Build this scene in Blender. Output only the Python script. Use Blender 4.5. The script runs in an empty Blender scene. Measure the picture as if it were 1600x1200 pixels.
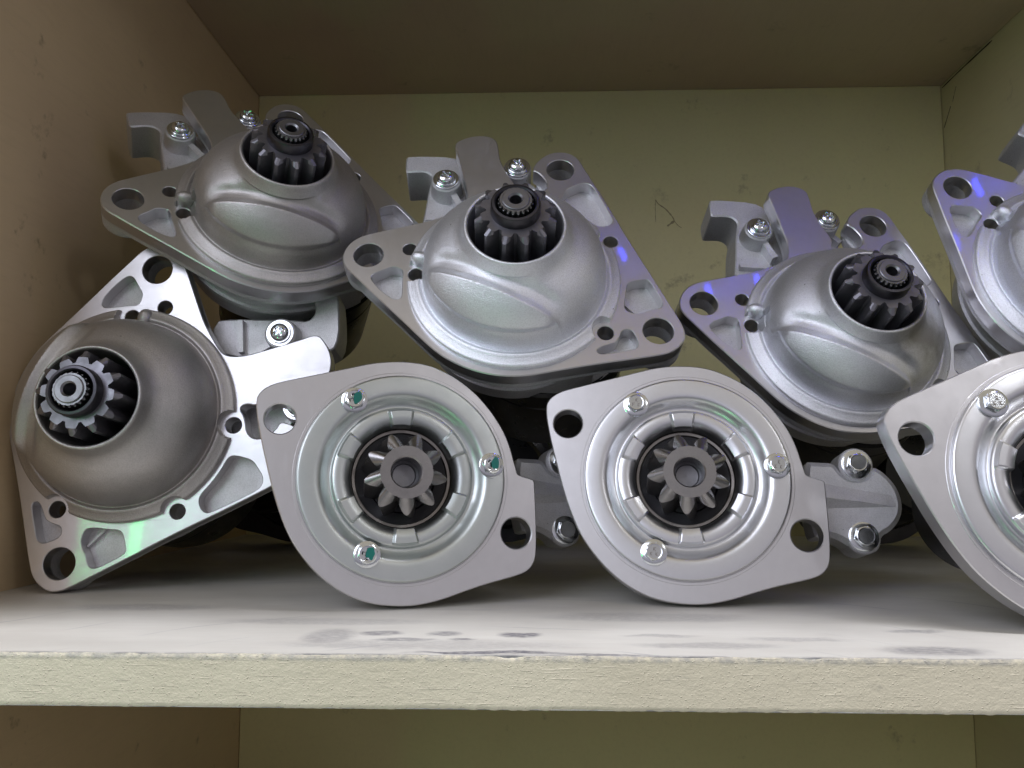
import bpy, bmesh, math, random
from math import sin, cos, pi, radians, sqrt, hypot, atan2, exp
from mathutils import Matrix, Vector, noise
from mathutils.geometry import tessellate_polygon
random.seed(7)
S = 0.001                                   # parts are drawn in millimetres
scene = bpy.context.scene
C = scene.collection

# ------------------------------------------------------------------ camera
cam = bpy.data.cameras.new('camera')
cam.sensor_width = 36.0
cam.lens = 36.0 * 1300 / 1600
cam.clip_start = 0.01
cam.clip_end = 50
cam_o = bpy.data.objects.new('camera', cam)
C.objects.link(cam_o)
cam_o.location = (0, 0, 0.0705)
cam_o.rotation_euler = (pi / 2 + math.atan(128 / 1300), 0, math.atan(43 / 1300))
scene.camera = cam_o

# ------------------------------------------------------------------ world and lamps
world = bpy.data.worlds.new('World')
scene.world = world
world.use_nodes = True
wt = world.node_tree
bg = wt.nodes['Background']
w_tc = wt.nodes.new('ShaderNodeTexCoord')
w_sep = wt.nodes.new('ShaderNodeSeparateXYZ')
wt.links.new(w_tc.outputs['Generated'], w_sep.inputs[0])
w_r = wt.nodes.new('ShaderNodeValToRGB')          # room: dim floor, pale walls, beige ceiling
wt.links.new(w_sep.outputs[2], w_r.inputs[0])
w_m = wt.nodes.new('ShaderNodeMapRange')
wt.links.new(w_sep.outputs[2], w_m.inputs[0])
w_m.inputs[1].default_value = -1
w_m.inputs[2].default_value = 1
wt.links.new(w_m.outputs[0], w_r.inputs[0])
cr = w_r.color_ramp
cr.elements[0].position = 0.0
cr.elements[0].color = (0.14, 0.13, 0.12, 1)
cr.elements[1].position = 1.0
cr.elements[1].color = (0.80, 0.70, 0.56, 1)
for p_, c_ in ((0.38, (0.36, 0.35, 0.38, 1)), (0.52, (0.72, 0.68, 0.80, 1)), (0.72, (0.72, 0.67, 0.63, 1)), (0.86, (0.86, 0.76, 0.62, 1))):
    e_ = cr.elements.new(p_)
    e_.color = c_
wt.links.new(w_r.outputs[0], bg.inputs['Color'])
bg.inputs['Strength'].default_value = 0.50


def area(name, loc, target, size, size_y, power, color, spread=180):
    l = bpy.data.lights.new(name, 'AREA')
    l.shape = 'RECTANGLE'
    l.size = size
    l.size_y = size_y
    l.energy = power
    l.color = color
    l.spread = radians(spread)
    o = bpy.data.objects.new(name, l)
    C.objects.link(o)
    o.location = loc
    d = Vector(target) - Vector(loc)
    o.rotation_euler = d.to_track_quat('-Z', 'Y').to_euler()
    return o


area('window_light', (-1.10, -1.15, 1.05), (0.0, 0.46, 0.12), 1.6, 1.2, 20.0, (0.80, 0.84, 1.0))
ceil_l = area('ceiling_light', (0.30, 0.06, 2.1), (0.3, 0.06, 0.0), 1.3, 0.22, 38.0, (0.95, 0.95, 1.0))
ceil_l.rotation_euler = (0, 0, radians(-3))
area('side_lamp', (0.70, -0.52, 0.72), (0.2, 0.42, 0.12), 0.05, 0.14, 0.6, (0.93, 0.94, 1.0))
area('green_reflection_lamp', (-0.35, -0.20, -0.37), (0.0, 0.47, 0.08), 0.07, 0.04, 0.13, (0.04, 1.0, 0.25))  # unseen green lamp added for the reflections on rims and bolts
area('green_band_lamp', (-0.462, -0.20, 0.125), (-0.22, 0.46, 0.03), 0.014, 0.13, 0.10, (0.0, 1.0, 0.16))  # unseen narrow green lamp added for the band on the corner flange
# unseen small blue lamps, added under the upper shelf to make flange glints
for lx, ly, lz, lp in ((0.206, 0.338, 0.468, 0.017), (0.254, 0.353, 0.468, 0.017), (0.098, 0.357, 0.468, 0.013), (0.415, 0.384, 0.462, 0.013), (0.412, 0.330, 0.450, 0.006)):
    area('blue_glint_lamp', (lx, ly, lz), (lx - 0.09, 0.50, 0.2), 0.005, 0.018, lp, (0.035, 0.05, 1.0))

scene.view_settings.view_transform = 'Standard'
scene.view_settings.look = 'None'
scene.view_settings.exposure = 0.16
scene.view_settings.gamma = 1.0


# ------------------------------------------------------------------ material helpers
class NT:
    def __init__(s, name):
        s.m = bpy.data.materials.new(name)
        s.m.use_nodes = True
        s.t = s.m.node_tree
        s.n = s.t.nodes
        s.b = s.n['Principled BSDF']
        tc = s.n.new('ShaderNodeTexCoord')
        s.obj = tc.outputs['Object']

    def link(s, a, b):
        s.t.links.new(a, b)

    def node(s, kind, **inp):
        n = s.n.new(kind)
        for k, v in inp.items():
            k2 = int(k[1:]) if k[0] == 'i' and k[1:].isdigit() else k
            sock = n.inputs[k2]
            if hasattr(v, 'is_output'):
                s.link(v, sock)
            else:
                sock.default_value = v
        return n

    def mapping(s, scale=(1, 1, 1), loc=(0, 0, 0), vec=None):
        n = s.n.new('ShaderNodeMapping')
        s.link(vec or s.obj, n.inputs['Vector'])
        n.inputs['Scale'].default_value = scale
        n.inputs['Location'].default_value = loc
        return n.outputs['Vector']

    def noise(s, scale, detail=3, rough=0.55, vec=None, dist=0.0):
        n = s.n.new('ShaderNodeTexNoise')
        s.link(vec or s.obj, n.inputs['Vector'])
        n.inputs['Scale'].default_value = scale
        n.inputs['Detail'].default_value = detail
        n.inputs['Roughness'].default_value = rough
        n.inputs['Distortion'].default_value = dist
        return n.outputs['Fac']

    def rng(s, v, a, b, c, d, smooth=False):
        n = s.n.new('ShaderNodeMapRange')
        if smooth:
            n.interpolation_type = 'SMOOTHSTEP'
        s.link(v, n.inputs[0])
        for i, x in enumerate((a, b, c, d)):
            n.inputs[i + 1].default_value = x
        return n.outputs[0]

    def math(s, op, a, b=0.0, c=0.0):
        n = s.n.new('ShaderNodeMath')
        n.operation = op
        for i, v in enumerate((a, b, c)):
            if hasattr(v, 'is_output'):
                s.link(v, n.inputs[i])
            else:
                n.inputs[i].default_value = v
        return n.outputs[0]

    def mix(s, f, a, b):
        n = s.n.new('ShaderNodeMix')
        n.data_type = 'RGBA'
        for sock, v in ((n.inputs[0], f), (n.inputs[6], a), (n.inputs[7], b)):
            if hasattr(v, 'is_output'):
                s.link(v, sock)
            else:
                sock.default_value = v if not isinstance(v, tuple) else (*v, 1)
        return n.outputs[2]

    def bump(s, h, strength, dist, normal=None):
        n = s.n.new('ShaderNodeBump')
        s.link(h, n.inputs['Height'])
        n.inputs['Strength'].default_value = strength
        n.inputs['Distance'].default_value = dist
        if normal is not None:
            s.link(normal, n.inputs['Normal'])
        return n.outputs['Normal']

    def out(s, col=None, rough=None, metal=None, normal=None, spec=None):
        for k, v in (('Base Color', col), ('Roughness', rough), ('Metallic', metal), ('Normal', normal), ('Specular IOR Level', spec)):
            if v is None:
                continue
            if hasattr(v, 'is_output'):
                s.link(v, s.b.inputs[k])
            else:
                s.b.inputs[k].default_value = (*v, 1) if isinstance(v, tuple) else v
        return s.m


def mat_machined():
    t = NT('machined_aluminium')
    # faint milling lines across the face, scratches, smudges
    lines = t.noise(1, 4, 0.7, t.mapping((160, 4200, 160)))
    smudge = t.noise(55, 4, 0.6)
    scr = t.noise(1, 2, 0.5, t.mapping((900, 60, 300), (3, 1, 2)), 0.6)
    spots = t.noise(420, 2, 0.5)
    dark = t.rng(spots, 0.75, 0.80, 0, 0.35, True)
    col = t.mix(t.rng(smudge, 0.35, 0.7, 0, 1), (0.64, 0.635, 0.65), (0.59, 0.585, 0.60))
    col = t.mix(dark, col, (0.22, 0.22, 0.22))
    r = t.math('ADD', t.rng(smudge, 0.3, 0.75, 0.34, 0.41), t.rng(scr, 0.55, 0.8, 0, 0.09))
    n = t.bump(lines, 0.16, 0.0001)
    n = t.bump(t.noise(90, 2, 0.5), 0.06, 0.0006, n)
    t.b.inputs['Coat Weight'].default_value = 0.6
    t.b.inputs['Coat Roughness'].default_value = 0.05
    return t.out(col, r, 1.0, n)


def mat_cast(name='cast_aluminium', col1=(0.91, 0.93, 0.98), col2=(0.84, 0.855, 0.90), r0=0.36, r1=0.44, grain=0.8, soot=False):
    t = NT(name)
    big = t.noise(38, 5, 0.6, dist=0.4)
    fine = t.noise(1500, 3, 0.75)
    mid = t.noise(480, 3, 0.6)
    pit = t.noise(330, 1, 0.4, t.mapping((1, 1, 1), (5, 3, 1)))
    col = t.mix(t.rng(big, 0.32, 0.68, 0, 1), col1, col2)
    col = t.mix(t.rng(pit, 0.80, 0.84, 0, 0.6, True), col, (0.12, 0.12, 0.12))
    spk = t.noise(1350, 2, 0.8, t.mapping((1, 1, 1), (7, 1, 4)))
    col = t.mix(t.rng(spk, 0.42, 0.66, 0, 0.30), col, tuple(x * 0.55 for x in col2))
    if soot:
        sep = t.node('ShaderNodeSeparateXYZ', Vector=t.obj)
        w = t.noise(90, 4, 0.65)
        dx = t.math('DIVIDE', t.math('SUBTRACT', sep.outputs[0], 0.026), 0.026)
        dy = t.math('DIVIDE', t.math('ADD', sep.outputs[1], 0.019), 0.017)
        d = t.math('ADD', t.math('SQRT', t.math('ADD', t.math('MULTIPLY', dx, dx), t.math('MULTIPLY', dy, dy))), t.math('MULTIPLY', w, 0.9))
        col = t.mix(t.rng(d, 0.75, 1.5, 0.75, 0, True), col, (0.16, 0.145, 0.13))
    r = t.rng(big, 0.3, 0.7, r0, r1)
    n = t.bump(fine, grain, 0.00032)
    n = t.bump(mid, 0.25, 0.0003, n)
    return t.out(col, r, 0.86, n)


def mat_zinc(name='zinc_plated_sheet', c1=(0.72, 0.73, 0.75), c2=(0.64, 0.65, 0.67), dr=0.0):
    t = NT(name)
    big = t.noise(45, 4, 0.6)
    fine = t.noise(1700, 3, 0.6)
    sp = t.n.new('ShaderNodeTexVoronoi')
    t.link(t.obj, sp.inputs['Vector'])
    sp.inputs['Scale'].default_value = 700
    wear = t.noise(110, 5, 0.7, t.mapping((1, 1, 1), (2, 7, 1)))
    col = t.mix(t.rng(big, 0.3, 0.7, 0, 1), c1, c2)
    col = t.mix(t.rng(wear, 0.70, 0.78, 0, 0.4, True), col, (0.25, 0.26, 0.27))
    r = t.math('ADD', t.rng(big, 0.3, 0.7, 0.27 + dr, 0.34 + dr), t.rng(sp.outputs['Distance'], 0, 0.8, 0, 0.03))
    n = t.bump(t.noise(110, 2, 0.5), 0.05, 0.0005)
    return t.out(col, r, 1.0, n)


def mat_simple(name, col, rough, metal, fine=900, strength=0.12, var=0.15):
    t = NT(name)
    b = t.noise(120, 4, 0.6)
    c2 = tuple(x * (1 - var) for x in col)
    c = t.mix(t.rng(b, 0.3, 0.7, 0, 1), col, c2)
    r = t.rng(b, 0.3, 0.7, rough * 0.85, min(1, rough * 1.2))
    n = t.bump(t.noise(fine, 3, 0.6), strength, 0.0002)
    return t.out(c, r, metal, n)


M_FACE = mat_machined()
M_CAST = mat_cast()
M_CAST2 = mat_cast('rough_cast_housing', (0.74, 0.74, 0.76), (0.62, 0.62, 0.63), 0.48, 0.6, 0.7)
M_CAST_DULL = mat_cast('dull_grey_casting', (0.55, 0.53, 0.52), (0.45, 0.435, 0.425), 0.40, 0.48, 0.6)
M_CAST_SOOT = mat_cast('sooty_casting', (0.84, 0.85, 0.90), (0.74, 0.745, 0.78), soot=True)
M_ZINC = mat_zinc()
M_ZINC_DULL = mat_zinc('dull_spangled_zinc', (0.60, 0.63, 0.62), (0.50, 0.54, 0.53), 0.06)
M_BOLT = mat_simple('bright_zinc_bolt', (0.72, 0.75, 0.77), 0.16, 1.0, 600, 0.1)
M_GEAR = mat_simple('dark_gear_steel', (0.22, 0.215, 0.24), 0.40, 0.85, 700, 0.12, 0.3)
M_GEARB = mat_simple('ground_gear_steel', (0.34, 0.33, 0.33), 0.30, 1.0, 700, 0.12, 0.25)
M_SHAFT = mat_simple('bright_shaft_steel', (0.25, 0.25, 0.265), 0.42, 1.0, 500, 0.1)
M_BLACK = mat_simple('black_enamel', (0.004, 0.004, 0.005), 0.30, 0.0, 300, 0.15)
M_SEAL = mat_simple('black_rubber_seal', (0.012, 0.012, 0.015), 0.4, 0.0, 500, 0.2)
M_INSIDE = mat_simple('dark_bore', (0.11, 0.11, 0.115), 0.6, 0.6, 500, 0.2)
M_PAINT = mat_simple('green_paint_mark', (0.0, 0.16, 0.13), 0.35, 0.0, 600, 0.2)
M_COLLAR = mat_simple('black_oxide_collar', (0.085, 0.083, 0.095), 0.38, 1.0, 600, 0.1)
M_DULL = mat_simple('dull_ring_steel', (0.30, 0.28, 0.26), 0.4, 1.0, 500, 0.1)


# ------------------------------------------------------------------ mesh helpers
def finish(name, verts, faces, m, parent=None, angle=32, scale=S):
    me = bpy.data.meshes.new(name)
    me.from_pydata([(x * scale, y * scale, z * scale) for x, y, z in verts], [], faces)
    bm = bmesh.new()
    bm.from_mesh(me)
    bmesh.ops.remove_doubles(bm, verts=bm.verts, dist=1e-6)
    bmesh.ops.recalc_face_normals(bm, faces=bm.faces)
    bm.to_mesh(me)
    bm.free()
    me.polygons.foreach_set('use_smooth', [True] * len(me.polygons))
    me.set_sharp_from_angle(angle=radians(angle))
    me.materials.append(m)
    me.update()
    o = bpy.data.objects.new(name, me)
    C.objects.link(o)
    if parent:
        o.parent = parent
    return o


class MB:
    def __init__(s):
        s.v = []
        s.f = []

    def add(s, v, f):
        k = len(s.v)
        s.v += v
        s.f += [tuple(i + k for i in q) for q in f]
        return s

    def lathe(s, prof, n=64, cx=0, cy=0, cap0=False, cap1=False, a0=0.0):
        v = []
        f = []
        for r, h in prof:
            for i in range(n):
                a = a0 + 2 * pi * i / n
                v.append((cx + r * cos(a), cy + r * sin(a), h))
        for j in range(len(prof) - 1):
            for i in range(n):
                k = (i + 1) % n
                f.append((j * n + i, j * n + k, (j + 1) * n + k, (j + 1) * n + i))
        if cap0:
            f.append(tuple(reversed(range(n))))
        if cap1:
            f.append(tuple(range((len(prof) - 1) * n, len(prof) * n)))
        return s.add(v, f)

    def prism(s, outer, holes, z0, z1, bev=0.5, hole_bev=0.4):
        """plate between z0 and z1 with straight walled holes; a small chamfer round the front edges (z1)"""
        def orient(p, ccw):
            a = sum(p[i - 1][0] * p[i][1] - p[i][0] * p[i - 1][1] for i in range(len(p)))
            return p if (a > 0) == ccw else p[::-1]
        loops = [orient(outer, True)] + [orient(h, False) for h in holes]

        def inset(p, d):
            q = []
            n = len(p)
            for i in range(n):
                x0, y0 = p[i - 1]
                x1, y1 = p[i]
                x2, y2 = p[(i + 1) % n]
                ax, ay = x1 - x0, y1 - y0
                bx, by = x2 - x1, y2 - y1
                la = hypot(ax, ay) or 1
                lb = hypot(bx, by) or 1
                nx, ny = -(ay / la + by / lb), (ax / la + bx / lb)
                l = hypot(nx, ny) or 1
                q.append((x1 + nx / l * d, y1 + ny / l * d))
            return q
        front = []
        for k, p in enumerate(loops):
            b = bev if k == 0 else hole_bev
            q = inset(p, b)
            base = len(s.v)
            n = len(p)
            s.v += [(x, y, z0) for x, y in p] + [(x, y, z1 - b) for x, y in p] + [(x, y, z1) for x, y in q]
            for i in range(n):
                j = (i + 1) % n
                s.f.append((base + i, base + j, base + n + j, base + n + i))
                s.f.append((base + n + i, base + n + j, base + 2 * n + j, base + 2 * n + i))
            front.append((base, n, q, p))
        for which in (0, 1):
            polys = [[Vector((x, y, 0)) for x, y in (fr[2] if which else fr[3])] for fr in front]
            idx = []
            for fr in front:
                off = fr[0] + (2 * fr[1] if which else 0)
                idx += list(range(off, off + fr[1]))
            for tri in tessellate_polygon(polys):
                t3 = tuple(idx[i] for i in tri)
                if len(set(t3)) == 3:
                    s.f.append(t3)
        return s

    def build(s, name, m, parent=None, angle=32):
        return finish(name, s.v, s.f, m, parent, angle)


def circ(cx, cy, r, n=40):
    return [(cx + r * cos(2 * pi * i / n), cy + r * sin(2 * pi * i / n)) for i in range(n)]


def chaikin(p, it=2):
    for _ in range(it):
        q = []
        n = len(p)
        for i in range(n):
            a, b = p[i], p[(i + 1) % n]
            q.append((a[0] * .75 + b[0] * .25, a[1] * .75 + b[1] * .25))
            q.append((a[0] * .25 + b[0] * .75, a[1] * .25 + b[1] * .75))
        p = q
    return p


def catmull(pts, sub=5):
    out = []
    n = len(pts)
    for i in range(n - 1):
        p0 = pts[max(i - 1, 0)]
        p1, p2 = pts[i], pts[i + 1]
        p3 = pts[min(i + 2, n - 1)]
        for k in range(sub):
            t = k / sub
            out.append(tuple(0.5 * (2 * b + (c - a) * t + (2 * a - 5 * b + 4 * c - d) * t * t + (3 * b - a - 3 * c + d) * t ** 3)
                             for a, b, c, d in zip(p0, p1, p2, p3)))
    out.append(pts[-1])
    return out


def empty(name, label, cat, group, mtx):
    o = bpy.data.objects.new(name, None)
    o.empty_display_size = 0.02
    C.objects.link(o)
    o['label'] = label
    o['category'] = cat
    o['group'] = group
    o.matrix_world = mtx
    return o


def copy_tree(o, parent=None):
    c = o.copy()
    C.objects.link(c)
    if parent:
        c.parent = parent
    for ch in list(o.children):
        copy_tree(ch, c)
    return c


def M34(m, k=1.0):
    """pose of a motor; k is its true size against the drawing, with the matching distance"""
    M = Matrix([m[0], m[1], m[2], [0, 0, 0, 1]])
    t = Vector((0, 0, 0.0705)).lerp(M.translation, k)
    return Matrix.Translation(t) @ M.to_3x3().to_4x4() @ Matrix.Scale(k, 4)


def sstep(a, b, x):
    t = max(0.0, min(1.0, (x - a) / (b - a)))
    return t * t * (3 - 2 * t)


POSE = {
    'BL': [[0.08683, 0.99454, 0.05783, -0.23473], [-0.1159, 0.06774, -0.99095, 0.465], [-0.98946, 0.07934, 0.12115, 0.10011]],
    'TM': [[0.99907, -0.00941, 0.04216, -0.01453], [0.04221, 0.42031, -0.9064, 0.47332], [-0.00919, 0.90733, 0.42031, 0.17817]],
    'TL': [[0.85762, -0.38483, 0.34115, -0.16347], [0.47718, 0.34807, -0.80694, 0.50734], [0.19179, 0.85484, 0.48215, 0.23029]],
    'TR': [[0.99719, 0.04952, 0.05625, 0.18634], [0.03278, 0.38685, -0.92156, 0.50728], [-0.0674, 0.92081, 0.38414, 0.14955]],
    'FR': [[0.80149, 0.59784, 0.0143, 0.32453], [-0.18445, 0.26988, -0.94506, 0.50227], [-0.56885, 0.75482, 0.32657, 0.18524]],
    'B1': [[0.95635, -0.07003, 0.28371, -0.0745], [0.29121, 0.14757, -0.94521, 0.4542], [0.02433, 0.98657, 0.16152, 0.06472]],
    'B2': [[0.99844, -0.01716, -0.05308, 0.08135], [-0.0484, 0.20658, -0.97723, 0.46748], [0.02773, 0.97828, 0.20543, 0.06418]],
    'B3': [[0.98145, -0.19046, -0.02178, 0.25003], [0.01783, 0.20382, -0.97885, 0.39959], [0.19087, 0.9603, 0.20343, 0.06421]],
}

# ------------------------------------------------------------------ the cabinet
XL, XR, YB, YF, ZC, TH = -0.304, 0.426, 0.860, 0.318, 0.4702, 0.0195


def mat_wood_paint(name, c1, c2, dirt=(0.16, 0.12, 0.08), dirt_amt=0.5, rough=0.55):
    t = NT(name)
    big = t.noise(5, 5, 0.6)
    grain = t.noise(1, 4, 0.6, t.mapping((260, 30, 260)))
    spot = t.noise(24, 6, 0.7, t.mapping((1, 1, 1), (4, 2, 9)))
    weave = t.noise(900, 2, 0.5)
    c = t.mix(t.rng(big, 0.3, 0.7, 0, 1), c1, c2)
    c = t.mix(t.rng(grain, 0.5, 0.8, 0, 0.16), c, tuple(x * 0.7 for x in c2))
    c = t.mix(t.rng(spot, 0.61, 0.76, 0, dirt_amt, True), c, dirt)
    n = t.bump(grain, 0.25, 0.0006)
    n = t.bump(weave, 0.15, 0.0003, n)
    return t.out(c, rough, 0.0, n, 0.35)


M_BACK = mat_wood_paint('olive_cream_painted_back', (0.78, 0.735, 0.38), (0.71, 0.665, 0.34))
M_SIDE = mat_wood_paint('brownish_painted_side', (0.74, 0.58, 0.36), (0.65, 0.50, 0.31), (0.10, 0.06, 0.03), 0.7)
M_RIGHT = mat_wood_paint('cream_painted_side', (0.76, 0.71, 0.43), (0.69, 0.64, 0.39))
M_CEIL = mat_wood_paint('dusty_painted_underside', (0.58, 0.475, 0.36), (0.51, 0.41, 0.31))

M_LOW = mat_wood_paint('worn_brown_bottom_board', (0.42, 0.35, 0.24), (0.34, 0.28, 0.19))


def mat_shelf_top():
    t = NT('dusty_white_shelf_top')
    big = t.noise(14, 5, 0.6, t.mapping((1, 2.4, 1)))
    grain = t.noise(1, 4, 0.65, t.mapping((26, 420, 200)))
    base = t.mix(t.rng(big, 0.3, 0.7, 0, 1), (0.66, 0.645, 0.60), (0.55, 0.535, 0.495))
    base = t.mix(t.rng(grain, 0.45, 0.75, 0, 0.35), base, (0.56, 0.51, 0.47))
    sep = t.node('ShaderNodeSeparateXYZ', Vector=t.obj)
    x, y = sep.outputs[0], sep.outputs[1]
    warp = t.noise(60, 3, 0.6)
    wx = t.math('ADD', x, t.math('MULTIPLY', t.math('SUBTRACT', warp, 0.5), 0.008))
    wy = t.math('ADD', y, t.math('MULTIPLY', t.math('SUBTRACT', warp, 0.5), 0.010))
    rub = t.noise(1, 5, 0.7, t.mapping((240, 700, 1)))
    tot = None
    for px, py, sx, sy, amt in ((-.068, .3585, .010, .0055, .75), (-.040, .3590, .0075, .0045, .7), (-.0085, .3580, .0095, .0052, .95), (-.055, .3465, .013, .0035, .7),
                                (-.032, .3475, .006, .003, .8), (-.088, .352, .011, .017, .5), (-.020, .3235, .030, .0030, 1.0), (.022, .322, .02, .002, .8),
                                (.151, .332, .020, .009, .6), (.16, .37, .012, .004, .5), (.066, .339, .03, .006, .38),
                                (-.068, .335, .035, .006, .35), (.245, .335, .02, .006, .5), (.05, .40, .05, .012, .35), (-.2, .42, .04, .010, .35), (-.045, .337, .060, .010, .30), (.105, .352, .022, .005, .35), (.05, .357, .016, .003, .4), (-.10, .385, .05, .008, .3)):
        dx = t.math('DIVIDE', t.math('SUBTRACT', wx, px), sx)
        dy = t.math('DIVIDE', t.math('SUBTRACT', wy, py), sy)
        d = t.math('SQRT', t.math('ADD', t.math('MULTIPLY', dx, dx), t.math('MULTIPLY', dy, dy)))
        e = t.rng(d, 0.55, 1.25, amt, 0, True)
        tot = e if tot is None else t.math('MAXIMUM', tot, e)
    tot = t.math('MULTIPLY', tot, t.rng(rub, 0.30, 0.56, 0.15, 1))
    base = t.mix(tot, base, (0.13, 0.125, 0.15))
    # long hair-thin scratches left by dragged castings
    w = t.n.new('ShaderNodeTexWave')
    w.wave_type = 'RINGS'
    w.rings_direction = 'SPHERICAL'
    t.link(t.mapping((1, 1, 0), (0.02, -0.2, 0)), w.inputs['Vector'])
    w.inputs['Scale'].default_value = 8
    w.inputs['Distortion'].default_value = 6
    w.inputs['Detail'].default_value = 2
    w.inputs['Detail Scale'].default_value = 0.6
    sc = t.rng(w.outputs['Fac'], 0.994, 1.0, 0, 0.35)
    gate = t.rng(t.noise(17, 2, 0.5), 0.5, 0.62, 0, 1)
    base = t.mix(t.math('MULTIPLY', sc, gate), base, (0.22, 0.22, 0.26))
    # dark dirt line along the worn front edge
    edge = t.rng(y, YF + 0.0007, YF + 0.0040, 1, 0, True)
    en = t.rng(t.noise(70, 4, 0.7), 0.40, 0.62, 0, 0.75)
    base = t.mix(t.math('MULTIPLY', edge, en), base, (0.14, 0.14, 0.16))
    n = t.bump(grain, 0.25, 0.0005)
    n = t.bump(t.noise(800, 3, 0.6), 0.15, 0.0003, n)
    return t.out(base, 0.48, 0.0, n, 0.4)


def mat_edge():
    t = NT('rough_cream_edge_paint')
    big = t.noise(18, 4, 0.6)
    drip = t.noise(1, 3, 0.55, t.mapping((230, 700, 560)))
    v = t.n.new('ShaderNodeTexVoronoi')
    t.link(t.mapping((1, 1, 1.4)), v.inputs['Vector'])
    v.inputs['Scale'].default_value = 760
    lump = t.rng(v.outputs['Distance'], 0.0, 0.35, 1, 0, True)
    gate = t.rng(t.noise(520, 3, 0.6), 0.46, 0.60, 0, 1, True)
    strk = t.noise(1, 2, 0.5, t.mapping((60, 100, 1300), (1, 2, 3)))
    ridge = t.rng(strk, 0.64, 0.72, 0, 1, True)
    c = t.mix(t.rng(big, 0.3, 0.7, 0, 1), (0.80, 0.73, 0.56), (0.73, 0.66, 0.50))
    dirt = t.rng(t.noise(45, 5, 0.7, t.mapping((1, 1, 2))), 0.58, 0.75, 0, 0.45, True)
    c = t.mix(dirt, c, (0.26, 0.25, 0.23))
    sep = t.node('ShaderNodeSeparateXYZ', Vector=t.obj)
    top = t.rng(sep.outputs[2], -0.0030, -0.0012, 0, 1, True)
    c = t.mix(t.math('MULTIPLY', top, t.rng(t.noise(240, 4, 0.75), 0.34, 0.60, 0.05, 0.7)), c, (0.34, 0.335, 0.32))
    h = t.math('ADD', t.math('MULTIPLY', drip, 0.28), t.math('ADD', t.math('MULTIPLY', lump, t.math('MULTIPLY', gate, 0.6)), t.math('MULTIPLY', ridge, 0.45)))
    n = t.bump(h, 0.75, 0.0006)
    n = t.bump(t.noise(900, 4, 0.7), 0.5, 0.0005, n)
    return t.out(c, 0.42, 0.0, n, 0.45)


M_TOP = mat_shelf_top()
M_EDGE = mat_edge()


def box(x0, x1, y0, y1, z0, z1):
    v = [(x, y, z) for x in (x0, x1) for y in (y0, y1) for z in (z0, z1)]
    f = [(0, 1, 3, 2), (4, 6, 7, 5), (0, 4, 5, 1), (2, 3, 7, 6), (0, 2, 6, 4), (1, 5, 7, 3)]
    return v, f


cab = empty('storage_cabinet', 'open cream-painted wooden cabinet bay whose shelf carries all the starter motors', 'cabinet', 'cabinet', Matrix())
del cab['group']


def panel(name, b, m, label=None):
    v, f = box(*b)
    o = finish(name, v, f, m, cab, 30, 1.0)
    md = o.modifiers.new('bevel', 'BEVEL')
    md.width = 0.0008
    md.segments = 2
    if label:
        o['label'] = label
    return o


panel('side_panel', (XL - 0.018, XL, YF - 0.002, YB + 0.012, -0.50, ZC + 0.05), M_SIDE, 'brownish left side panel of the cabinet')
panel('side_panel', (XR, XR + 0.018, YF - 0.002, YB + 0.012, -0.50, ZC + 0.05), M_RIGHT, 'yellowish cream right side panel of the cabinet')
bp = panel('back_panel', (XL + 0.0005, XR - 0.0005, YB, YB + 0.010, -0.50, ZC + 0.05), M_BACK)
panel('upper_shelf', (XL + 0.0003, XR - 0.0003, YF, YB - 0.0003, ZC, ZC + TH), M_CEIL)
panel('lower_shelf', (XL + 0.0003, XR - 0.0003, YF, YB - 0.0003, -0.28, -0.26), M_LOW)

# the shelf itself: top board + rough front edge strip as one board with two looks
v, f = box(XL + 0.0003, XR - 0.0003, YF + 0.0004, YB - 0.0003, -TH, 0)
shelf = finish('shelf_board', v, f, M_TOP, cab, 30, 1.0)
nx, nz = 1400, 22
vv = []
ff = []
for i in range(nx + 1):
    x = XL + 0.001 + (XR - XL - 0.002) * i / nx
    wob = 0.0005 * noise.noise((x * 30, 0, 0)) + 0.00035 * noise.noise((x * 190, 3, 0))
    chip = -0.0012 * max(0, noise.noise((x * 45, 8, 0)) - 0.42) * 3
    wb = 0.0004 * noise.noise((x * 40, 5, 0)) + 0.0004 * noise.noise((x * 260, 9, 1))
    for j in range(nz + 1):
        s_ = j / nz
        z = (-TH + wb) * (1 - s_) + (0.0001 + 0.5 * wob + chip) * s_
        d = 0.00004 * noise.noise((x * 180, z * 420, 1.3)) + 0.00016 * max(0, noise.noise((x * 520, z * 700, 4.1)) - 0.15)
        r = 0.0005
        e = min(s_, 1 - s_) * TH
        rnd = 0 if e > r else r - sqrt(max(0, r * r - (r - e) ** 2))
        vv.append((x, YF + rnd - d, z))
for i in range(nx):
    for j in range(nz):
        a = i * (nz + 1) + j
        ff.append((a, a + nz + 1, a + nz + 2, a + 1))
k = len(vv)
# returns of the strip to the board, top and bottom
for i in range(nx + 1):
    for j in (nz, 0):
        x, y, z = vv[i * (nz + 1) + j]
        vv.append((x, YF + 0.0032, (-0.0004 if j else -TH + 0.0006)))
for i in range(nx):
    ff.append((i * (nz + 1) + nz, (i + 1) * (nz + 1) + nz, k + 2 * i + 2, k + 2 * i))
    ff.append((i * (nz + 1), k + 2 * i + 1, k + 2 * i + 3, (i + 1) * (nz + 1)))
edge = finish('front_edge', vv, ff, M_EDGE, shelf, 60, 1.0)
edge['label'] = 'rough lumpy cream paint on the front edge of the shelf'


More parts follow.
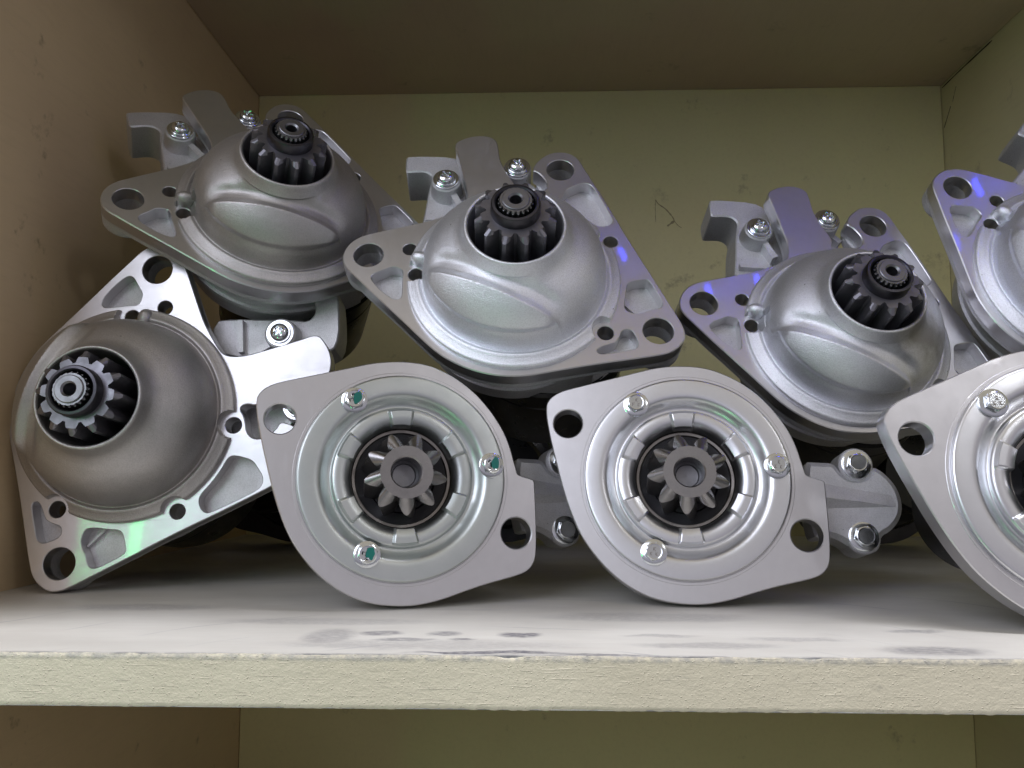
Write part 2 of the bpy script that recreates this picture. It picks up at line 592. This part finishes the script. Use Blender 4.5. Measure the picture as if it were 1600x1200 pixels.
# faint pencil scrawl on the back board (a triangle-like mark) and scuffs
def ribbon(name, pts, w, m, parent, y):
    q = catmull(pts, 6)
    v = []
    for i, (x, z) in enumerate(q):
        a = q[max(i - 1, 0)]
        b = q[min(i + 1, len(q) - 1)]
        dx, dz = b[0] - a[0], b[1] - a[1]
        l = hypot(dx, dz) or 1
        ww = w * (0.45 + 0.55 * abs(noise.noise((x * 300, z * 300, 2))) * 2) * (0.4 if i in (0, len(q) - 1) else 1)
        for s_ in (-1, 1):
            v.append((x - dz / l * ww * s_, y, z + dx / l * ww * s_))
    f = [(2 * i, 2 * i + 1, 2 * i + 3, 2 * i + 2) for i in range(len(q) - 1)]
    return v, f


M_PENCIL = mat_simple('faded_brown_pencil', (0.36, 0.32, 0.16), 0.7, 0.0)
mb = MB()
for pts, w in (([(.1231, .3504), (.1262, .3455), (.1335, .340), (.1405, .3315), (.1425, .3270)], .0010), ([(.1425, .3270), (.1390, .3245), (.1350, .3215)], .0014),
               ([(.1425, .3270), (.1462, .3222), (.1500, .3195)], .0006), ([(.1231, .3504), (.1228, .339), (.1230, .326)], .0004)):
    v, f = ribbon('m', pts, w, M_PENCIL, bp, YB - 0.0003)
    mb.add([(a * 1000, b * 1000, c * 1000) for a, b, c in v], f)
mb.build('pencil_mark', M_PENCIL, bp)
mb = MB()
for pts, w in (([(.858, .4235), (.849, .433), (.842, .4405)], .0009), ([(.838, .443), (.832, .4520), (.829, .4560)], .0005), ([(.858, .4675), (.82, .4682), (.76, .4680)], .0011)):
    v, f = ribbon('m', pts, w, M_PENCIL, bp, XR - 0.0003)
    mb.add([(b * 1000, a * 1000, c * 1000) for a, b, c in v], f)
M_CRACK = mat_simple('dark_crack', (0.06, 0.045, 0.025), 0.8, 0.0)
mb.build('crack', M_CRACK, [o for o in cab.children if o.name.startswith('side_panel')][1])

# ------------------------------------------------------------------ shared fasteners


def pan_screw(parent, x, y, z, rot, name='screw', tilt=0.0):
    """pan head cross recess screw with spring and flat washer"""
    n = 64
    rr = [0, .35, .7, 1.0, 1.3, 1.7, 2.1, 2.5, 2.9, 3.4, 3.9, 4.4, 4.8, 5.15, 5.35, 5.4]
    v = []
    f = []
    for r in rr:
        for i in range(n):
            a = 2 * pi * i / n
            px, py = r * cos(a), r * sin(a)
            q = min(1, r / 5.4)
            h = 1.3 + 2.7 * sqrt(max(0, 1 - q ** 2.6))
            m1 = max(abs(px) / 2.9, abs(py) / 0.75)
            m2 = max(abs(py) / 2.9, abs(px) / 0.75)
            mm = min(m1, m2)
            h -= 1.8 * (1 - sstep(0.8, 1.15, mm))
            v.append((px, py, h))
    for j in range(len(rr) - 1):
        for i in range(n):
            k = (i + 1) % n
            f.append((j * n + i, j * n + k, (j + 1) * n + k, (j + 1) * n + i))
    b = MB()
    b.add(v, f)
    b.lathe([(5.4, 1.3), (5.2, 0.9), (4.6, 0.6)], n)
    o = b.build(name, M_BOLT, parent, 40)
    o.location = (x * S, y * S, z * S)
    o.rotation_euler = (0, tilt, rot)
    w = MB().lathe([(3, 0.8), (6.2, 0.8), (6.5, 0.6), (6.5, -.1), (6.2, -.3), (7.9, -.3), (8.2, -.5), (8.2, -1.2), (7.9, -1.4), (3, -1.4)], 48)
    wo = w.build('washer', M_BOLT, o)
    return o


def hex_bolt_mesh(r=5.2, h=5.0, flange=7.1, phillips=False, dome=0.5):
    b = MB()
    n = 72
    rows = []

    def hexr(a):
        a = (a % (pi / 3)) - pi / 6
        return r * cos(pi / 6) / cos(a)
    v = []
    lev = [(0, 1.0, 0), (1.6, 1.0, 0), (h - 1.2, 1.0, 0), (h - 0.25, 0.90, 1), (h, 0.80, 1), (h - .1, 0.70, 1)]
    for z, k, c in lev:
        for i in range(n):
            a = 2 * pi * i / n
            rad = hexr(a) if not c else min(hexr(a), r * k * 0.98)
            v.append((rad * cos(a), rad * sin(a), z))
    f = []
    for j in range(len(lev) - 1):
        for i in range(n):
            k = (i + 1) % n
            f.append((j * n + i, j * n + k, (j + 1) * n + k, (j + 1) * n + i))
    b.add(v, f)
    # top disc, optional cross recess
    rr = [x * r * 0.685 / 10 for x in range(0, 11)]
    v = []
    f = []
    for rad in rr:
        for i in range(n):
            a = 2 * pi * i / n
            px, py = rad * cos(a), rad * sin(a)
            z = h - .1
            if phillips:
                mm = min(max(abs(px) / 2.8, abs(py) / .72), max(abs(py) / 2.8, abs(px) / .72))
                z -= 1.6 * (1 - sstep(0.85, 1.15, mm))
            v.append((px, py, z))
    for j in range(len(rr) - 1):
        for i in range(n):
            k = (i + 1) % n
            f.append((j * n + i, j * n + k, (j + 1) * n + k, (j + 1) * n + i))
    b.add(v, f)
    b.lathe([(r * .8, 1.5), (flange * .86, 1.35), (flange, 0.9), (flange, 0), (3, -0.2)], 48)
    return b


def stroke(b, x0, y0, x1, y1, w, z0, z1):
    dx, dy = x1 - x0, y1 - y0
    l = hypot(dx, dy) or 1
    nx_, ny_ = -dy / l * w / 2, dx / l * w / 2
    p = [(x0 + nx_, y0 + ny_), (x0 - nx_, y0 - ny_), (x1 - nx_, y1 - ny_), (x1 + nx_, y1 + ny_)]
    v = [(a, c, z0) for a, c in p] + [(a, c, z1) for a, c in p]
    b.add(v, [(0, 1, 2, 3), (4, 7, 6, 5), (0, 4, 5, 1), (1, 5, 6, 2), (2, 6, 7, 3), (3, 7, 4, 0)])


def letter_k(b, x, y, s, z0, z1, w=.28):
    stroke(b, x, y, x, y + s, w, z0, z1)
    stroke(b, x, y + s * .5, x + s * .55, y + s, w, z0, z1)
    stroke(b, x, y + s * .5, x + s * .6, y, w, z0, z1)


def gear(n_teeth, r_root, r_tip, z0, z1, cham, bore, w_root=.62, w_tip=.24, res=12, twist=0.0, pw=1.35, a0=0.0, cap0=None):
    """straight toothed pinion with generous end chamfers on the teeth"""
    pts = []
    for t in range(n_teeth):
        for k in range(res):
            fr = k / res
            d = abs(fr - .5) * 2            # 0 at tooth centre, 1 at gap centre
            if d < w_tip:
                r = r_tip - 0.25 * (d / w_tip) ** 2
            elif d < w_root:
                q = (d - w_tip) / (w_root - w_tip)
                r = r_tip - .25 - (r_tip - .25 - r_root) * (q ** pw)
            else:
                r = r_root
            pts.append((a0 + 2 * pi * (t + fr) / n_teeth, r))
    b = MB()
    n = len(pts)
    rows = [(z0, 99, 0), (z1 - cham, 99, 0), (z1 - cham * .93, r_tip - .4, 0), (z1, cap0 or r_root + .25, 0)]
    v = []
    for z, cap, _ in rows:
        for a, r in pts:
            rr = min(r, cap)
            tw = twist * (z - z0)
            v.append((rr * cos(a + tw), rr * sin(a + tw), z))
    # face annulus and bore
    for z, r in ((z1, bore + .7), (z1 - .7, bore), (z0 + 2, bore)):
        for a, _ in pts:
            v.append((r * cos(a), r * sin(a), z))
    f = []
    m = len(rows) + 3
    for j in range(m - 1):
        for i in range(n):
            k = (i + 1) % n
            f.append((j * n + i, j * n + k, (j + 1) * n + k, (j + 1) * n + i))
    b.add(v, f)
    return b


# ------------------------------------------------------------------ motor with the domed nose
OUT_A = [(-84.8, 33.6), (-91.5, 31.0), (-96.9, 26.4), (-100.0, 20.7), (-100.9, 15.5), (-100.2, 11.2), (-97.9, 7.0), (-91.4, 0.2), (-82.9, -9.0), (-73, -19), (-64.5, -27.8), (-54.5, -38.4), (-47.5, -45.8),
         (-41.5, -51.4), (-35.0, -56.0), (-26.3, -60.6), (-17.3, -63.7), (-8, -65.5), (2, -65.7), (11, -64.6), (19.5, -62.6), (30.0, -60.4), (44.4, -57.4), (67.8, -53.4), (81.8, -50.8), (87.0, -49.0), (91.4, -45.8), (94.9, -41.2),
         (96.0, -36.9), (95.0, -31.0), (91.0, -21.5), (79.5, 5.6), (76.0, 13.2), (68, 32), (59.4, 53.9), (49.8, 76.6), (44.8, 87.6), (41.7, 95.4), (38.4, 99.8), (34.3, 102.2), (28.8, 103.0), (22.5, 101.6), (17.6, 97.6), (14.2, 93.6),
         (12.0, 88.9), (12.0, 86.0), (15.0, 84.4), (17.6, 81.3), (20.3, 76.5), (20.3, 71.2), (16.4, 67.4), (10.4, 66.9), (6.0, 65.8), (2.6, 63.8), (0.0, 65.6), (-0.2, 69.4), (1.0, 72.0), (-0.9, 76.5), (-3.9, 82), (-7.0, 89.6), (-9.0, 94.8),
         (-9.9, 101), (-10.6, 108.0), (-12.0, 113.0), (-15.5, 115.8), (-22, 116.9), (-28, 115.9), (-33.5, 113.4), (-37.8, 110.3), (-38.3, 106), (-36.2, 99.5), (-31.8, 80.5), (-29.3, 69.4), (-28.8, 62.0), (-30.0, 56.0), (-33.0, 53.0), (-39.7, 49.2), (-49.3, 44.5), (-58, 41.5)]
P1 = [(-67.1, -15.6), (-71.2, -13.5), (-77.0, -8.3), (-82.1, -2.1), (-82.8, 1.1), (-81.0, 3.3), (-76.0, 5.6), (-72.0, 7.9), (-69.6, 8.0), (-65.4, 6.7), (-64.3, 4.5), (-64.5, -2.7), (-63.9, -11.6), (-64.6, -14.6)]
P4 = [(47.9, -51.0), (46.0, -49.9), (45.8, -47.8), (48.3, -45.9), (52.9, -44.4), (56.8, -42.8), (59.0, -39.0), (60.2, -35.5), (62.6, -34.0), (65.9, -34.7), (67.6, -37.9), (68.6, -41.3), (69.2, -43.8), (67.9, -46.9), (63.9, -48.1), (55.1, -49.8)]
P2 = [(69.4, -23.7), (65.2, -22.4), (62.9, -20.3), (63.1, -15.5), (64.6, -8.5), (65.2, -2.9), (67.8, -0.7), (75.8, 0.9), (78.3, 0.4), (81.6, -6.5), (85.0, -15.0), (84.5, -18.4), (81.8, -19.8), (77.4, -20.8), (73.8, -22.6)]
P3 = [(28.6, 59.1), (30.6, 56.4), (36.7, 52.8), (43.5, 47.4), (49.2, 41.6), (52.7, 40.5), (57.2, 41.4), (59.9, 44.2), (59.5, 47.3), (54.0, 61.5), (49.1, 73.2), (45.7, 75.9), (41.7, 75.9), (37.4, 73.4), (32.7, 70.8), (30.2, 65.3)]
HOLES_A = [(-85.6, 16.6), (29.1, 86.9), (80.8, -35.0)]
SMALL_A = [(-61.5, 21.3, 4.3), (-57.0, 2.5, 4.4), (57.7, 28.8, 4.3), (51.2, -36.9, 4.6), (11.5, 60.1, 4.6)]
NOTCH = [(-57.0, 2.5), (51.2, -36.9), (57.7, 28.8), (11.5, 60.1)]

DOME = [(61.6, -0.3), (61.6, 2.2), (60.9, 3.3), (59.3, 4.0), (57.5, 4.9), (56.2, 5.7), (55.2, 6.0), (54.3, 5.6), (53.4, 4.9), (52.8, 5.2), (52.5, 6.8), (52.2, 10.5), (51.2, 16.2), (49.0, 21.8), (45.8, 26.6), (41.6, 30.8), (37.0, 34.2), (33.0, 37.0), (30.3, 39.8),
        (28.7, 43.2), (27.7, 46.4), (27.0, 47.5), (26.2, 47.6), (25.5, 46.9), (25.2, 44.5), (25.2, 30.0), (25.2, 14.0)]
FDIR = radians(-114)


def build_A(root):
    holes = [circ(x, y, 8.7, 48) for x, y in HOLES_A]
    small = [circ(x, y, r, 28) for x, y, r in SMALL_A]
    pk = [chaikin(p, 2) for p in (P1, P2, P3, P4)]
    out = chaikin(OUT_A, 2)
    b = MB()
    b.prism(out, holes + small + pk, -8.6, 0.0, 0.55, 0.35)
    fl = b.build('mounting_flange', M_FACE, root, 25)
    # casting layer behind: closes the pockets, thicker bosses round the bolt holes
    b = MB()
    inner = chaikin(OUT_A, 2)
    b.prism(inner, holes + [circ(x, y, r, 28) for x, y, r in SMALL_A], -11.5, -8.65, 0.0, 0.0)
    for x, y in HOLES_A:
        b.lathe([(8.7, -11.4), (14.6, -11.4), (14.9, -12), (14.9, -17.5), (14.2, -18.5), (8.7, -18.5), (8.7, -11.4)], 48, x, y)
    # rib across the trapezoid pocket
    stroke(b, 72.6, -22.6, 63.5, -12.6, 1.1, -8.7, -5.4)
    rim = b.build('casting_back', M_CAST2, root, 30)
    # nose dome with relief facet
    prof = catmull(DOME, 8)
    n = 560
    v = []
    cut = []
    fx, fy = cos(FDIR), sin(FDIR)
    for r, h in prof:
        for i in range(n):
            a = 2 * pi * i / n
            x, y = r * cos(a), r * sin(a)
            rr, hh = r, h
            if 30 < r < 53.5 and h > 7:
                p = x * fx + y * fy
                t = -x * fy + y * fx
                wa = 1 - sstep(31, 42, abs(t - 0.5))
                pr = 35.0 - 3.0 * (t / 38) ** 2
                if p > pr:
                    q_ = min(1, (p - pr) / (49.0 - pr))
                    d = (4.4 - 2.4 * q_) * (1 - sstep(48.6, 50.4, r))
                else:
                    d = 4.4 * exp(-((pr - p) / 1.4) ** 2) - 2.4 * exp(-((pr - 6.5 - p) / 3.6) ** 2) * sstep(0, 3, pr - p)
                d *= wa
                nx_, nz_ = (r / 54.0), sqrt(max(0.05, 1 - (r / 54.0) ** 2))
                rr += d * nx_ * 0.9
                hh += d * nz_ * 0.9
                x, y = rr * cos(a), rr * sin(a)
            # scalloped pockets for the through bolts cut in the shoulder
            if r > 51 and h > -1:
                for qx, qy in NOTCH:
                    k = 1 - sstep(7.3, 7.9, hypot(x - qx, y - qy))
                    if k > 0:
                        if r > 53.3:
                            hh = hh * (1 - k) - 1.0 * k
                        else:
                            s_ = 1 - 0.05 * k
                            x, y = x * s_, y * s_
            cut.append(hh < -0.9)
            v.append((x, y, hh))
    f = []
    for j in range(len(prof) - 1):
        for i in range(n):
            k = (i + 1) % n
            q = (j * n + i, j * n + k, (j + 1) * n + k, (j + 1) * n + i)
            if not all(cut[c_] for c_ in q):
                f.append(q)
    b = MB().add(v, f)
    dm = b.build('nose_housing', M_CAST, root, 38)
    # three cast lugs where the shoulder meets the flange
    b = MB()
    for qx, qy in ((-57.5, 12.0),):
        a = atan2(qy, qx)
        R0 = hypot(qx, qy)
        v = []
        f = []
        m = 20
        for (k, hh) in ((1.0, 0), (1.0, 4.0), (.8, 6.6), (.45, 7.8), (0.02, 8.2)):
            for i in range(m):
                t = 2 * pi * i / m
                lx, ly = 5.8 * k * cos(t), 4.2 * k * sin(t)
                x = (R0 - 3 + lx) * cos(a) - ly * sin(a)
                y = (R0 - 3 + lx) * sin(a) + ly * cos(a)
                v.append((x, y, hh))
        for j in range(4):
            for i in range(m):
                k = (i + 1) % m
                f.append((j * m + i, j * m + k, (j + 1) * m + k, (j + 1) * m + i))
        b.add(v, f)
    b.build('cast_lug', M_CAST, dm, 50)
    # dark throat behind the pinion
    b = MB().lathe([(25.2, 16), (22, 12), (12, 11), (9, 11)], 64)
    b.build('throat', M_INSIDE, dm)
    # pinion
    g = gear(12, 15.4, 22.0, 18, 58, 2.2, 11.0, .82, .18, pw=1.0, cap0=18.3)
    pin = g.build('pinion', M_GEAR, root, 22)
    b = MB().lathe([(13.2, 57.5), (13.0, 59.0), (12.9, 63.2), (12.3, 64.2), (11.0, 64.4), (10.2, 63.6), (9.9, 62.0), (9.7, 52)], 72)
    b.build('collar', M_COLLAR, pin)
    b = gear(20, 8.0, 9.2, 44, 66.0, 1.4, 3.2, .8, .25, 8)
    b.build('splined_shaft', M_SHAFT, pin, 22)
    b = MB().lathe([(7.2, 65.9), (7.1, 66.6), (6.7, 66.9), (4.0, 66.9), (3.1, 66.0), (3.0, 54), (0.1, 53)], 48)
    b.build('shaft_end', M_SHAFT, pin)
    # gearbox housing behind the flange
    b = MB().lathe([(56.8, -11.7), (57.2, -20), (56.0, -29), (57.6, -29.6), (57.6, -32), (55, -33), (54, -45), (30, -45.5)], 180)
    b.lathe([(48, -12.3), (50, -24), (50, -43), (48, -45), (20, -45)], 96, 22, -2)
    for i_, (x, y, z) in enumerate(b.v):
        for sx, sy, sr in SMALL_A:
            d_ = hypot(x - sx, y - sy)
            if d_ < 7.0 and z > -40 and hypot(x, y) > 51.0:
                k_ = 50.6 / hypot(x, y)
                b.v[i_] = (x * k_, y * k_, z)
    b.build('gear_housing', M_CAST2, root)
    # bracket with its two bosses beside the tab
    b = MB()
    out = chaikin([(-70.5, 103.6), (-72, 105.0), (-72.4, 116.6), (-71, 118.4), (-60, 119.0), (-42, 118.5), (-33, 114), (-31, 100), (-30, 78), (-33, 60), (-36, 50), (-38, 42), (-58, 42), (-58.5, 56), (-57, 70), (-56, 84), (-55, 92), (-53.5, 99.5), (-57.5, 104.0), (-63, 104.6)], 1)
    b.prism(out, [], -48, -20.5, 0.9)
    b.lathe([(0.1, -9.0), (8.7, -9.0), (9.4, -9.8), (10.4, -20), (11.6, -47)], 40, -43.6, 85.6)
    b.lathe([(0.1, -7.0), (8.2, -7.0), (8.9, -7.8), (9.4, -20), (10.2, -47)], 40, 2.0, 94.8)
    out = chaikin([(-34, 60), (-34, 96), (-20, 100), (4, 99), (10, 92), (14, 78), (20, 66), (20, 52), (-20, 50)], 2)
    b.prism(out, [], -46, -21, 1.5)
    # gussets either side of the bosses
    stroke(b, -43, 86, -33, 66, 4, -44, -13)
    stroke(b, 3, 94, 13, 84, 3.5, -42, -15)
    stroke(b, -56, 60, -36, 60, 3, -44, -16)
    br = b.build('solenoid_bracket', M_CAST2, root, 30)
    b = MB().lathe([(0.1, 0), (1.3, 0.1), (1.4, 0.2), (1.4, -1)], 16)
    # tab body behind the flange ear
    pan_screw(root, -43.6, 85.6, -7.4, 0.5)
    pan_screw(root, 2.0, 94.8, -5.4, 0.9)
    # black solenoid and motor body
    b = MB().lathe([(0.1, -44), (24, -44), (27.5, -47), (28, -49), (28, -112), (26, -115), (10, -116), (0.1, -116)], 72, -14, 74)
    b.build('solenoid', M_BLACK, root)
    b = MB().lathe([(44, -40), (50.5, -42), (52, -44), (52, -57), (51.2, -58), (52, -59), (52, -104), (50, -108), (36, -112), (0.1, -112)], 96, 20, -2)
    b.build('motor_body', M_BLACK, root)


# ------------------------------------------------------------------ motor with the flat round cover
OUT_B = [(-77.0, 42.4), (-76.2, 46.0), (-73.3, 49.5), (-68.4, 52.2), (-63.5, 53.6), (-46.7, 57.3), (-25.7, 61.9), (-15.9, 64.2), (-6.2, 65.3), (4.8, 65.2), (15.0, 63.7), (23.8, 60.4), (32.8, 55.3), (41.3, 48.4), (48.5, 40.4), (54.4, 31.8),
         (58.8, 23.4), (61.6, 14.8), (63.2, 6.8), (64.4, 1.4), (64.8, -0.6), (67.2, -1.6), (72.8, -3.4), (74.2, -4.2), (74.4, -6.4), (74.2, -14.9), (73.6, -33.0), (72.6, -44.3), (71.2, -49.3), (68.3, -53.0), (64.3, -55.2), (56.0, -57.2), (43.4, -59.6),
         (30.6, -62.9), (20.3, -65.9), (10.1, -67.9), (0.1, -68.6), (-12.5, -67.4), (-22.4, -64.9), (-30.5, -61.2), (-38.5, -55.9), (-45.9, -49.2), (-52.1, -41.9), (-58.0, -33.2), (-62.1, -24.6), (-65.8, -14.1), (-68.8, -3.3), (-71.6, 8.9), (-74.7, 23.2), (-76.7, 35.5)]
PL = [(56.4, -0.2), (56.4, 1.8), (55.9, 2.5), (54.8, 2.8), (50, 2.9), (46.5, 2.7), (44.5, 1.7), (42.2, -0.5), (40.4, -1.6), (39.0, -1.8), (38.5, -1.2), (38.2, 0.3), (37.4, 1.2), (35.5, 1.6), (33, 1.5), (31, 0.8), (29.2, -0.8), (28.0, -3.4), (27.5, -6)]


def build_B(root):
    b = MB()
    b.prism(chaikin(OUT_B, 2), [circ(-64.6, 33.0, 8.2, 48), circ(61.8, -33.2, 8.6, 48), circ(0, 0, 50, 64)], -10.5, 0, 0.5, 0.6)
    fl = b.build('mounting_flange', M_FACE, root, 25)
    b = MB().lathe([(58.6, -0.2), (58.6, 0.1), (58.4, 0.25), (57.0, 0.25), (56.6, -0.3)], 128)
    b.build('locating_ring', M_FACE, root)
    # pressed cover plate
    prof = catmull(PL, 4)
    n = 432
    v = []
    for r, h in prof:
        for i in range(n):
            a = 2 * pi * i / n
            d = ((a - pi / 2 + pi / 6) % (pi / 3)) - pi / 6
            t = d * 32.5
            k = (1 - sstep(5.4, 6.5, abs(t))) * (1 - sstep(36.2, 37.2, r)) * sstep(27.4, 28.4, r)
            hh = h + k * (3.9 - 0.10 * max(0, 33 - r) ** 1.6 - h)
            v.append((r * cos(a), r * sin(a), hh))
    f = []
    for j in range(len(prof) - 1):
        for i in range(n):
            k = (i + 1) % n
            f.append((j * n + i, j * n + k, (j + 1) * n + k, (j + 1) * n + i))
    cp = MB().add(v, f).build('cover_plate', M_ZINC, root, 40)
    b = MB().lathe([(27.2, -5), (27.0, -6.2), (25.6, -6.4), (25.2, -7.2), (25.2, -12)], 96)
    b.build('bore_ring', M_DULL, cp)
    b = MB().lathe([(25.1, -8.0), (23, -8.6), (19, -9.2), (18, -10.5), (11, -10.5), (8, -12)], 96)
    b.build('seal', M_SEAL, cp)
    g = gear(9, 13.8, 22.4, -10, 16.4, 5.4, 8.0, .96, .10, 18, -0.012, 1.15, 0.30)
    pin = g.build('pinion', M_GEARB, root, 20)
    b = MB().lathe([(8.05, 12), (8.0, 4), (6.6, 4.2), (6.0, 3.2), (0.1, 3.0)], 48)
    b.build('shaft_end', M_SHAFT, pin)
    for k, (x, y) in enumerate(((-25.6, 42.1), (49.0, 4.4), (-20.6, -41.0))):
        bb = hex_bolt_mesh()
        o = bb.build('bolt', M_BOLT, root, 28)
        o.location = (x * S, y * S, 2.9 * S)
        o.rotation_euler = (0, 0, 0.3 + k * 0.5)
        q = MB()
        letter_k(q, -.6, .35, 2.0, 4.7, 5.2, .36)
        letter_k(q, -2.2, -2.2, 1.8, 4.7, 5.2, .36)
        letter_k(q, .7, -2.2, 1.8, 4.7, 5.2, .36)
        mk = q.build('head_marking', M_DULL, o)
        mk.rotation_euler = (0, 0, -0.3 - k * 0.5 - 0.15)
    # rear end cover with two hex bolts
    b = MB()
    out = chaikin([(74, 16), (85, 15.2), (93.5, 14.5), (96.0, 9.5), (100, 5.5), (105.7, 4.4), (111, 6.2), (114.5, 11.5), (119, 10.5), (125, 4), (128.6, -3), (129.6, -12.4), (127, -20), (121, -26.5), (114.5, -29.5), (113.2, -37.2), (106, -39.8), (100, -38.8), (95, -34), (86.2, -28.8), (80, -30), (76, -28)], 2)
    b.prism(out, [], -62, -41, 3.0)
    ridge = []
    b.lathe([(0.1, -42.0), (9.2, -42.0), (10.0, -43), (10.2, -62)], 40, 105.7, 13.2)
    b.lathe([(0.1, -42.0), (9.2, -42.0), (10.0, -43), (10.2, -62)], 40, 104.4, -29.8)
    # raised wedge across the cover
    v = [(77, 4, -41.1), (77, -13, -41.1), (126, -13, -41.1), (124, -6, -41.1), (77, -2.5, -37.0), (77, -6, -37.0), (104, -9.5, -38.5)]
    b.add(v, [(0, 4, 6, 3), (4, 5, 6), (5, 1, 2, 6), (3, 6, 2), (0, 1, 5, 4)])
    ec = b.build('end_cover', M_CAST2, root, 32)
    for k, (x, y) in enumerate(((105.7, 13.2), (104.4, -29.8))):
        o = hex_bolt_mesh(6.2, 5.5, 8.6).build('cover_bolt', M_BOLT, ec, 28)
        o.location = (x * S, y * S, -41.9 * S)
        o.rotation_euler = (0, 0, 0.25 + k)
    b = MB().lathe([(54, -10.4), (54.5, -22), (50, -30), (30, -31)], 96)
    b.build('gear_housing', M_CAST2, root)
    b = MB().lathe([(30, -30), (43.0, -31), (43.5, -33), (43.5, -58), (36, -60), (35, -100), (32, -103), (0.1, -104)], 72)
    b.build('motor_body', M_BLACK, root)
    b = MB().lathe([(0.1, -29.5), (18, -30), (22.5, -31.5), (23, -33), (23, -88), (21, -91), (0.1, -92)], 64, 42, 18)
    b.build('solenoid', M_BLACK, root)


GA = 'starter motors with a domed nose'
GB = 'starter motors with a flat round cover'
rA = empty('starter_motor', 'bright silver domed starter motor in the middle of the top layer, fully in view', 'starter motor', GA, M34(POSE['TM']))
build_A(rA)
for key, lab in (('TL', 'dull grey domed starter motor highest in the pile, nearest the upper left cabinet corner'),
                 ('BL', 'domed starter motor standing on the shelf board in the left corner, tab pointing right'),
                 ('TR', 'silver domed starter motor, sooty round its pinion, above the two right flat-covered motors'),
                 ('FR', 'domed starter motor cut off by the right photo edge, under the right cabinet side')):
    c = copy_tree(rA)
    c.matrix_world = M34(POSE[key], 1.018 if key == 'BL' else 1.0)
    c['label'] = lab
    for ch in c.children:
        if ch.name.startswith('pinion'):
            ch.rotation_euler = (0, 0, {'TL': 0.2, 'BL': 0.12, 'TR': 0.33, 'FR': 0.45}[key])
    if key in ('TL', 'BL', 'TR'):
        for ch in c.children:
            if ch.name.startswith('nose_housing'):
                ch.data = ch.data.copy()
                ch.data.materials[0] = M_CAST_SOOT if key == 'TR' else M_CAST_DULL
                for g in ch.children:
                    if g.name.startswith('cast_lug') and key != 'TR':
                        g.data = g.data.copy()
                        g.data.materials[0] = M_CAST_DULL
rB = empty('starter_motor', 'flat-covered starter motor with plain stamped hex bolts, middle one of the three on the shelf', 'starter motor', GB, M34(POSE['B2'], 0.937))
build_B(rB)
B1 = copy_tree(rB)
B1.matrix_world = M34(POSE['B1'], 0.937)
B1['label'] = 'flat-covered starter motor whose cover screws are dabbed with green paint'
B3 = copy_tree(rB)
B3.matrix_world = M34(POSE['B3'], 0.937)
B3['label'] = 'flat-covered starter motor cut off by the right photo edge, nearest the shelf front'

# added unseen row behind, the other way round: black motor ends darken the gaps
for bx, by, ang, lab in ((-0.215, 0.765, 176, 'added black starter motor end filling the dark gap behind the left corner motor'),
                         (-0.035, 0.770, 184, 'added black starter motor end filling the dark gap behind the green-dabbed motor'),
                         (0.130, 0.765, 178, 'added black starter motor end filling the dark gap behind the middle flat-covered motor'),
                         (0.300, 0.768, 182, 'added black starter motor end filling the dark gap at the right, furthest back')):
    c = copy_tree(rB)
    c['group'] = 'starter motors added in the back row'
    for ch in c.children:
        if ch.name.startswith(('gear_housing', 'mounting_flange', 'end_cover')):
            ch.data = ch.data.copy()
            ch.data.materials[0] = M_BLACK if ch.name.startswith('gear') else M_COLLAR  # blackened so these added motors read as dark gaps
    c['label'] = lab
    c.matrix_world = Matrix.Translation((bx, by, 0.0655)) @ Matrix.Rotation(radians(ang), 4, 'Z') @ Matrix.Rotation(radians(90), 4, 'X') @ Matrix.Scale(0.937, 4)

for mo, an in ((B1, 0.12), (B3, 0.5)):
    for ch in mo.children:
        if ch.name.startswith('pinion'):
            ch.rotation_euler = (0, 0, an)

# cross-slot hex screws with green paint on the first one
hm = None
for ch in list(B1.children):
    if ch.name.startswith('cover_plate'):
        ch.data = ch.data.copy()
        ch.data.materials[0] = M_ZINC_DULL
    if ch.name.startswith('bolt'):
        for g in list(ch.children):
            bpy.data.objects.remove(g)
        if hm is None:
            t_ = hex_bolt_mesh(5.6, 4.6, 7.0, True).build('tmp', M_BOLT, None, 28)
            hm = t_.data
            hm.name = 'cross_slot_bolt'
            bpy.data.objects.remove(t_)
        ch.data = hm
        ch['label'] = 'cross-slot cover screw dabbed with green paint'
        q = MB()
        m = 22
        pts = []
        sd = random.random() * 9
        for i in range(m):
            a = 2 * pi * i / m
            r_ = 1.0 + 0.35 * noise.noise((cos(a) * 1.3 + sd, sin(a) * 1.3, 1))
            pts.append((1.3 + 2.3 * r_ * cos(a), 0.8 + 3.3 * r_ * sin(a)))
        pts = [(x, y) for x, y in pts]
        v = [(x, y, 4.58) for x, y in pts] + [(1.1, 1.2, 4.64)]
        q.add(v, [(i, (i + 1) % m, m) for i in range(m)])
        pm = q.build('paint_mark', M_PAINT, ch)
        pm.rotation_euler = (0, 0, -ch.rotation_euler.z - 0.2)

scene.render.resolution_x = 1024
scene.render.resolution_y = 768
